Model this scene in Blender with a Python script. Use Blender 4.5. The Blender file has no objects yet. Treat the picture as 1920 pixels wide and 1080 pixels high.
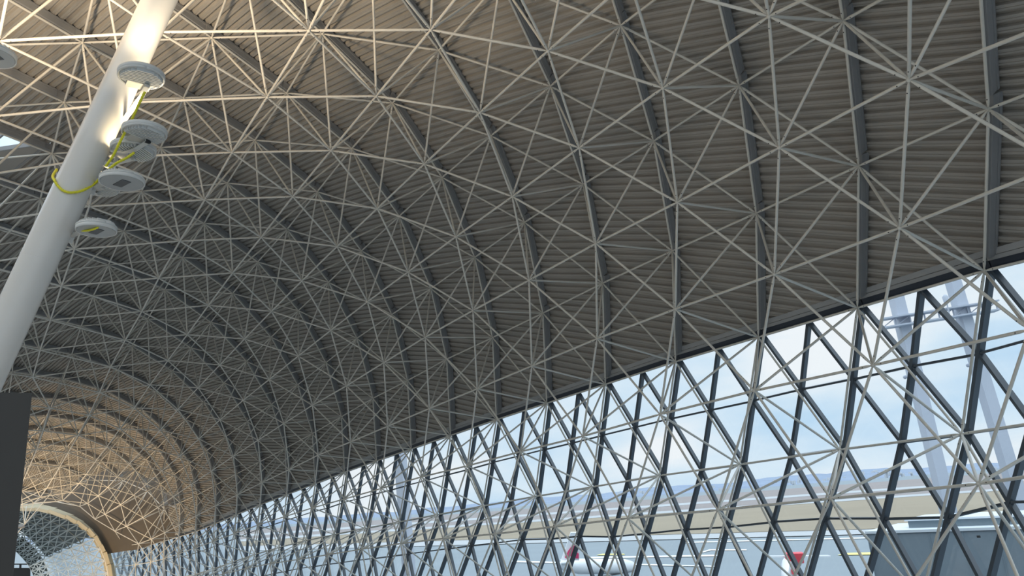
import bpy, bmesh, math, random
from mathutils import Vector, Matrix, Quaternion
import numpy as np
random.seed(7); rng = np.random.default_rng(7)
C = bpy.context.scene
COL = C.collection

# ------------------------------------------------------------------ camera
FOC = 1400.0                                   # pixels, for a 1920 wide frame
R = np.array([[-0.50965, 0.275487, 0.815085], [-0.857132, -0.08031, -0.508797], [-0.074708, -0.957944, 0.277059]])
CAMP = np.array([0.0, 0.0, 1.65])
cam_data = bpy.data.cameras.new('camera')
cam_data.sensor_width = 36.0; cam_data.lens = 36.0 * FOC / 1920.0
cam_data.clip_start = 0.05; cam_data.clip_end = 20000
cam = bpy.data.objects.new('camera', cam_data); COL.objects.link(cam)
m3 = Matrix([[R[i][0], -R[i][1], -R[i][2]] for i in range(3)])
cam.matrix_world = Matrix.Translation(CAMP.tolist()) @ m3.to_4x4()
C.camera = cam

# ------------------------------------------------------------------ look, sky
C.view_settings.view_transform = 'Standard'; C.view_settings.look = 'None'
C.view_settings.gamma = 1.0; C.view_settings.use_curve_mapping = False
C.view_settings.exposure = 0.25
C.cycles.max_bounces = 8; C.cycles.diffuse_bounces = 4; C.cycles.transparent_max_bounces = 16
C.cycles.caustics_reflective = False; C.cycles.caustics_refractive = False
C.cycles.sample_clamp_indirect = 6.0

SKY_LOW, SKY_TOP = 0.92, 3.0
world = bpy.data.worlds.new('overcast_sky'); C.world = world; world.use_nodes = True
nt = world.node_tree; nt.nodes.clear()
def N(t, ty, **kw):
    n = t.nodes.new(ty)
    for k, v in kw.items(): setattr(n, k, v)
    return n
wo = N(nt, 'ShaderNodeOutputWorld'); bg = N(nt, 'ShaderNodeBackground'); tc = N(nt, 'ShaderNodeTexCoord')
mp = N(nt, 'ShaderNodeMapping'); mp.inputs['Scale'].default_value = (1, 1, 2.6); mp.inputs['Location'].default_value = (0.4, 0.0, 0.2)
nz = N(nt, 'ShaderNodeTexNoise'); nz.inputs['Scale'].default_value = 3.4; nz.inputs['Detail'].default_value = 5; nz.inputs['Roughness'].default_value = 0.5
cr = N(nt, 'ShaderNodeValToRGB')
cr.color_ramp.elements[0].position = 0.36; cr.color_ramp.elements[0].color = (0.50, 0.68, 0.84, 1)
cr.color_ramp.elements[1].position = 0.62; cr.color_ramp.elements[1].color = (0.86, 0.88, 0.89, 1)
e = cr.color_ramp.elements.new(0.50); e.color = (0.68, 0.79, 0.87, 1)
nt.links.new(tc.outputs['Generated'], mp.inputs['Vector']); nt.links.new(mp.outputs['Vector'], nz.inputs['Vector'])
nt.links.new(nz.outputs['Fac'], cr.inputs['Fac']); nt.links.new(cr.outputs['Color'], bg.inputs['Color'])
nt.links.new(bg.outputs['Background'], wo.inputs['Surface'])
# an overcast sky is a few times brighter overhead than at the horizon
sx = N(nt, 'ShaderNodeSeparateXYZ'); mr = N(nt, 'ShaderNodeMapRange')
for k, v in (('From Min', 0.30), ('From Max', 1.0), ('To Min', SKY_LOW), ('To Max', SKY_TOP)): mr.inputs[k].default_value = v
nt.links.new(tc.outputs['Generated'], sx.inputs[0]); nt.links.new(sx.outputs['Z'], mr.inputs['Value']); nt.links.new(mr.outputs['Result'], bg.inputs['Strength'])

# ------------------------------------------------------------------ materials
def mat(name, col, rough=0.5, metal=0.0, noise=0.0, scale=6.0, bump=0.0, emit=None, estr=0.0, spec=0.5):
    m = bpy.data.materials.new(name); m.use_nodes = True
    t = m.node_tree; b = t.nodes['Principled BSDF']
    b.inputs['Base Color'].default_value = (*col, 1); b.inputs['Roughness'].default_value = rough
    b.inputs['Metallic'].default_value = metal; b.inputs['Specular IOR Level'].default_value = spec
    if noise or bump:
        tx = N(t, 'ShaderNodeTexCoord'); n = N(t, 'ShaderNodeTexNoise')
        n.inputs['Scale'].default_value = scale; n.inputs['Detail'].default_value = 4
        t.links.new(tx.outputs['Object'], n.inputs['Vector'])
        if noise:
            mx = N(t, 'ShaderNodeMix', data_type='RGBA')
            mx.inputs['A'].default_value = (*[c * (1 - noise) for c in col], 1)
            mx.inputs['B'].default_value = (*[min(1, c * (1 + noise)) for c in col], 1)
            t.links.new(n.outputs['Fac'], mx.inputs['Factor']); t.links.new(mx.outputs['Result'], b.inputs['Base Color'])
        if bump:
            bp = N(t, 'ShaderNodeBump'); bp.inputs['Strength'].default_value = bump
            t.links.new(n.outputs['Fac'], bp.inputs['Height']); t.links.new(bp.outputs['Normal'], b.inputs['Normal'])
    if emit:
        b.inputs['Emission Color'].default_value = (*emit, 1); b.inputs['Emission Strength'].default_value = estr
    return m
M = {}
M['tube'] = mat('white_steel_paint', (0.80, 0.77, 0.705), 0.42, noise=0.05, scale=2)
M['bolt'] = mat('dark_bolt_hole', (0.02, 0.02, 0.02), 0.6)
M['deck'] = mat('grey_steel_deck', (0.41, 0.385, 0.355), 0.5, noise=0.06, scale=1.5)
M['purlin'] = mat('dark_grey_purlin_paint', (0.34, 0.345, 0.355), 0.5, noise=0.05, scale=2)
M['fascia'] = mat('navy_fascia_steel', (0.045, 0.06, 0.09), 0.4, noise=0.08, scale=2)
M['trim'] = mat('light_grey_edge_steel', (0.42, 0.43, 0.44), 0.45)
M['mullion'] = mat('dark_blue_grey_mullion', (0.075, 0.095, 0.12), 0.35, noise=0.05, scale=3)
M['column'] = mat('white_column_paint', (0.74, 0.72, 0.69), 0.22, noise=0.02, scale=3)
M['lamp'] = mat('white_lamp_casting', (0.68, 0.69, 0.68), 0.4)
M['lens'] = mat('grey_lamp_lens', (0.42, 0.45, 0.47), 0.25)
M['led'] = mat('dark_led_panel', (0.09, 0.10, 0.11), 0.4)
M['lit'] = mat('lit_lamp_lens', (1.0, 0.9, 0.7), 0.3, emit=(1.0, 0.80, 0.50), estr=8)
M['steel'] = mat('bright_bracket_steel', (0.62, 0.61, 0.58), 0.35, metal=0.3)
M['cable'] = mat('yellow_corrugated_conduit', (0.78, 0.74, 0.03), 0.45)
M['panel'] = mat('charcoal_panel', (0.042, 0.039, 0.036), 0.55, noise=0.04, scale=4)
M['floor'] = mat('pale_terrazzo_floor', (0.60, 0.59, 0.57), 0.35, noise=0.1, scale=5)
M['wall'] = mat('warm_grey_wall', (0.42, 0.40, 0.37), 0.7, noise=0.04, scale=1)
M['arch'] = mat('cream_arch_steel', (0.62, 0.55, 0.40), 0.45)
M['endwall'] = mat('brown_end_lining', (0.12, 0.105, 0.09), 0.7, noise=0.2, scale=1.2)
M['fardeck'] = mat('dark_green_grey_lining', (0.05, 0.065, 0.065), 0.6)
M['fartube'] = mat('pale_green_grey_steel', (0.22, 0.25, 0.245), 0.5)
M['apron'] = mat('blue_grey_apron_concrete', (0.20, 0.235, 0.26), 0.7, noise=0.12, scale=0.05)
M['grass'] = mat('dry_tan_winter_grass', (0.27, 0.22, 0.155), 0.9, noise=0.14, scale=0.02)
M['grassb'] = mat('purple_brown_far_field', (0.25, 0.215, 0.205), 0.9, noise=0.12, scale=0.01)
M['runway'] = mat('pale_runway_concrete', (0.38, 0.39, 0.40), 0.7, noise=0.06, scale=0.05)
M['mark'] = mat('white_apron_paint', (0.75, 0.77, 0.78), 0.7)
M['markyel'] = mat('yellow_apron_paint', (0.75, 0.66, 0.22), 0.7)
M['hill'] = mat('hazed_wooded_hills', (0.22, 0.27, 0.36), 0.95, noise=0.25, scale=0.004)  # distance haze is put into this bluish base colour
M['house'] = mat('pale_house_render', (0.62, 0.64, 0.68), 0.8)
M['gantry'] = mat('lilac_grey_gantry_steel', (0.50, 0.53, 0.60), 0.5, noise=0.03, scale=1)
M['bridge'] = mat('slate_grey_cladding', (0.22, 0.265, 0.30), 0.4, noise=0.04, scale=0.6)
M['bridgetrim'] = mat('pale_coping_metal', (0.66, 0.70, 0.74), 0.4)
M['bridgeglass'] = mat('dim_window_strip', (0.20, 0.25, 0.28), 0.15)
M['planewhite'] = mat('white_aircraft_paint', (0.78, 0.79, 0.80), 0.3)
M['planered'] = mat('red_aircraft_paint', (0.72, 0.06, 0.08), 0.35)
M['planecrimson'] = mat('crimson_aircraft_paint', (0.60, 0.05, 0.14), 0.35)
M['black'] = mat('near_black_steel', (0.02, 0.022, 0.025), 0.5)

def glass_mat(name, tint, gloss=0.06):
    m = bpy.data.materials.new(name); m.use_nodes = True
    t = m.node_tree; t.nodes.clear()
    o = N(t, 'ShaderNodeOutputMaterial'); tr = N(t, 'ShaderNodeBsdfTransparent'); gl = N(t, 'ShaderNodeBsdfGlossy')
    lw = N(t, 'ShaderNodeLayerWeight'); lw.inputs['Blend'].default_value = 0.5
    pw = N(t, 'ShaderNodeMath', operation='POWER'); pw.inputs[1].default_value = 4.0
    fr = N(t, 'ShaderNodeMath', operation='MULTIPLY_ADD'); fr.inputs[1].default_value = 0.5; fr.inputs[2].default_value = 0.03
    t.links.new(lw.outputs['Facing'], pw.inputs[0]); t.links.new(pw.outputs[0], fr.inputs[0])
    mx = N(t, 'ShaderNodeMixShader'); tr.inputs['Color'].default_value = (*tint, 1); gl.inputs['Roughness'].default_value = 0.02
    t.links.new(fr.outputs[0], mx.inputs['Fac']); t.links.new(tr.outputs['BSDF'], mx.inputs[1]); t.links.new(gl.outputs['BSDF'], mx.inputs[2])
    t.links.new(mx.outputs['Shader'], o.inputs['Surface'])
    return m
M['glass'] = glass_mat('pale_blue_glass', (0.93, 0.97, 1.0))

# ------------------------------------------------------------------ helpers
def V(p): return np.asarray(p, float)
def pix(w):                                    # world point -> pixel of the 1920x1080 frame, and distance along the view
    c = R.T @ (V(w) - CAMP); return 960 + FOC * c[0] / max(c[2], 1e-6), 540 + FOC * c[1] / max(c[2], 1e-6), c[2]
def ray(px, py): return R @ np.array([(px - 960) / FOC, (py - 540) / FOC, 1.0])
def at(px, py, d): return CAMP + ray(px, py) * d
def onplane(px, py, axis, val):
    v = ray(px, py); return CAMP + v * ((val - CAMP[axis]) / v[axis])
GZ = -12.35
def gp(px, py, z=GZ): return onplane(px, py, 2, z)
def unit(v): v = V(v); return v / (np.linalg.norm(v) + 1e-12)

class MB:                                      # collects shapes; build() links them as ONE mesh object
    def __init__(s): s.v = []; s.f = []; s.sm = []; s.mi = []
    def add(s, vs, fs, smooth=False, mi=0):
        o = len(s.v); s.v.extend([tuple(map(float, p)) for p in vs])
        for f in fs: s.f.append(tuple(i + o for i in f)); s.sm.append(smooth); s.mi.append(mi)
    def frame_bar(s, a, b, u, w, d0, d1, mi=0):
        """bar from a to b: half width w across, from d0 to d1 along the direction u"""
        a = V(a); b = V(b); t = unit(b - a); u = unit(V(u) - t * (V(u) @ t)); c = np.cross(t, u)
        vs = [p + c * sx * w + u * d for p in (a, b) for sx, d in ((-1, d0), (1, d0), (1, d1), (-1, d1))]
        s.add(vs, [(0, 1, 2, 3), (7, 6, 5, 4), (0, 4, 5, 1), (1, 5, 6, 2), (2, 6, 7, 3), (3, 7, 4, 0)], False, mi)
    def box(s, c, sx, sy, sz, ax=None, mi=0):
        c = V(c); X, Y, Z = ax if ax is not None else np.eye(3)
        vs = [c + X * (a * sx / 2) + Y * (b * sy / 2) + Z * (d * sz / 2) for a, b, d in
              ((-1, -1, -1), (1, -1, -1), (1, 1, -1), (-1, 1, -1), (-1, -1, 1), (1, -1, 1), (1, 1, 1), (-1, 1, 1))]
        s.add(vs, [(3, 2, 1, 0), (4, 5, 6, 7), (0, 1, 5, 4), (1, 2, 6, 5), (2, 3, 7, 6), (3, 0, 4, 7)], False, mi)
    def loft(s, a, b, prof, seg, mi=0, cap=True):
        """surface of revolution along a->b; prof = [(distance from a, radius)]"""
        a = V(a); t = unit(V(b) - a); h = np.array([0, 0, 1.0]) if abs(t[2]) < 0.9 else np.array([1.0, 0, 0])
        u = unit(np.cross(t, h)); w = np.cross(t, u); vs = []; fs = []
        ang = np.arange(seg) * 2 * math.pi / seg
        for d, r in prof:
            for q in ang: vs.append(a + t * d + (u * math.cos(q) + w * math.sin(q)) * r)
        for i in range(len(prof) - 1):
            for j in range(seg):
                k = (j + 1) % seg; fs.append((i * seg + j, i * seg + k, (i + 1) * seg + k, (i + 1) * seg + j))
        s.add(vs, fs, True, mi)
        if cap:
            n = len(prof) - 1
            s.add([vs[i] for i in range(seg)], [tuple(reversed(range(seg)))], False, mi)
            s.add([vs[n * seg + i] for i in range(seg)], [tuple(range(seg))], False, mi)
    def path(s, pts, r, seg=8, mi=0):
        """round tube along a polyline; r a number or a list"""
        pts = [V(p) for p in pts]; n = len(pts); vs = []; fs = []
        t0 = unit(pts[1] - pts[0]); u = unit(np.cross(t0, [0.3, 0.2, 1.0]))
        for i in range(n):
            t = unit(pts[min(i + 1, n - 1)] - pts[max(i - 1, 0)]); u = unit(u - t * (u @ t)); w = np.cross(t, u)
            rr = r[i] if hasattr(r, '__len__') else r
            for j in range(seg):
                q = 2 * math.pi * j / seg; vs.append(pts[i] + (u * math.cos(q) + w * math.sin(q)) * rr)
        for i in range(n - 1):
            for j in range(seg):
                k = (j + 1) % seg; fs.append((i * seg + j, i * seg + k, (i + 1) * seg + k, (i + 1) * seg + j))
        fs += [tuple(reversed(range(seg))), tuple((n - 1) * seg + j for j in range(seg))]
        s.add(vs, fs, True, mi)
    def ball(s, c, r, seg=8, rings=5, mi=0, sc=(1, 1, 1)):
        c = V(c); vs = [c + np.array([0, 0, r * sc[2]])]; fs = []
        for i in range(1, rings):
            th = math.pi * i / rings
            for j in range(seg):
                q = 2 * math.pi * j / seg
                vs.append(c + np.array([math.sin(th) * math.cos(q) * sc[0], math.sin(th) * math.sin(q) * sc[1], math.cos(th) * sc[2]]) * r)
        vs.append(c - np.array([0, 0, r * sc[2]])); L = len(vs) - 1
        for j in range(seg):
            k = (j + 1) % seg; fs.append((0, 1 + j, 1 + k)); fs.append((L, 1 + (rings - 2) * seg + k, 1 + (rings - 2) * seg + j))
            for i in range(rings - 2): a = 1 + i * seg; fs.append((a + j, a + seg + j, a + seg + k, a + k))
        s.add(vs, fs, True, mi)
    def build(s, name, mats, parent=None, origin=None):
        me = bpy.data.meshes.new(name); v = s.v
        off = np.zeros(3); q = parent
        while q is not None: off = off + V(q.location); q = q.parent
        if origin is not None: off = off + (V(origin) - off)
        if off.any(): v = [tuple(V(p) - off) for p in v]
        me.from_pydata(v, [], s.f)
        for m in (mats if isinstance(mats, (list, tuple)) else [mats]): me.materials.append(m)
        me.polygons.foreach_set('use_smooth', s.sm); me.polygons.foreach_set('material_index', s.mi); me.update()
        o = bpy.data.objects.new(name, me); COL.objects.link(o)
        if origin is not None:
            po = np.zeros(3); q = parent
            while q is not None: po = po + V(q.location); q = q.parent
            o.location = tuple(map(float, V(origin) - po))
        if parent is not None: o.parent = parent
        return o
def tag(o, label=None, cat=None, group=None, kind=None):
    if label: o['label'] = label
    if cat: o['category'] = cat
    if group: o['group'] = group
    if kind: o['kind'] = kind
    return o
def empty(name, loc=(0, 0, 0)):
    o = bpy.data.objects.new(name, None); COL.objects.link(o); o.location = tuple(map(float, loc)); o.empty_display_size = 0.2
    return o
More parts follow.
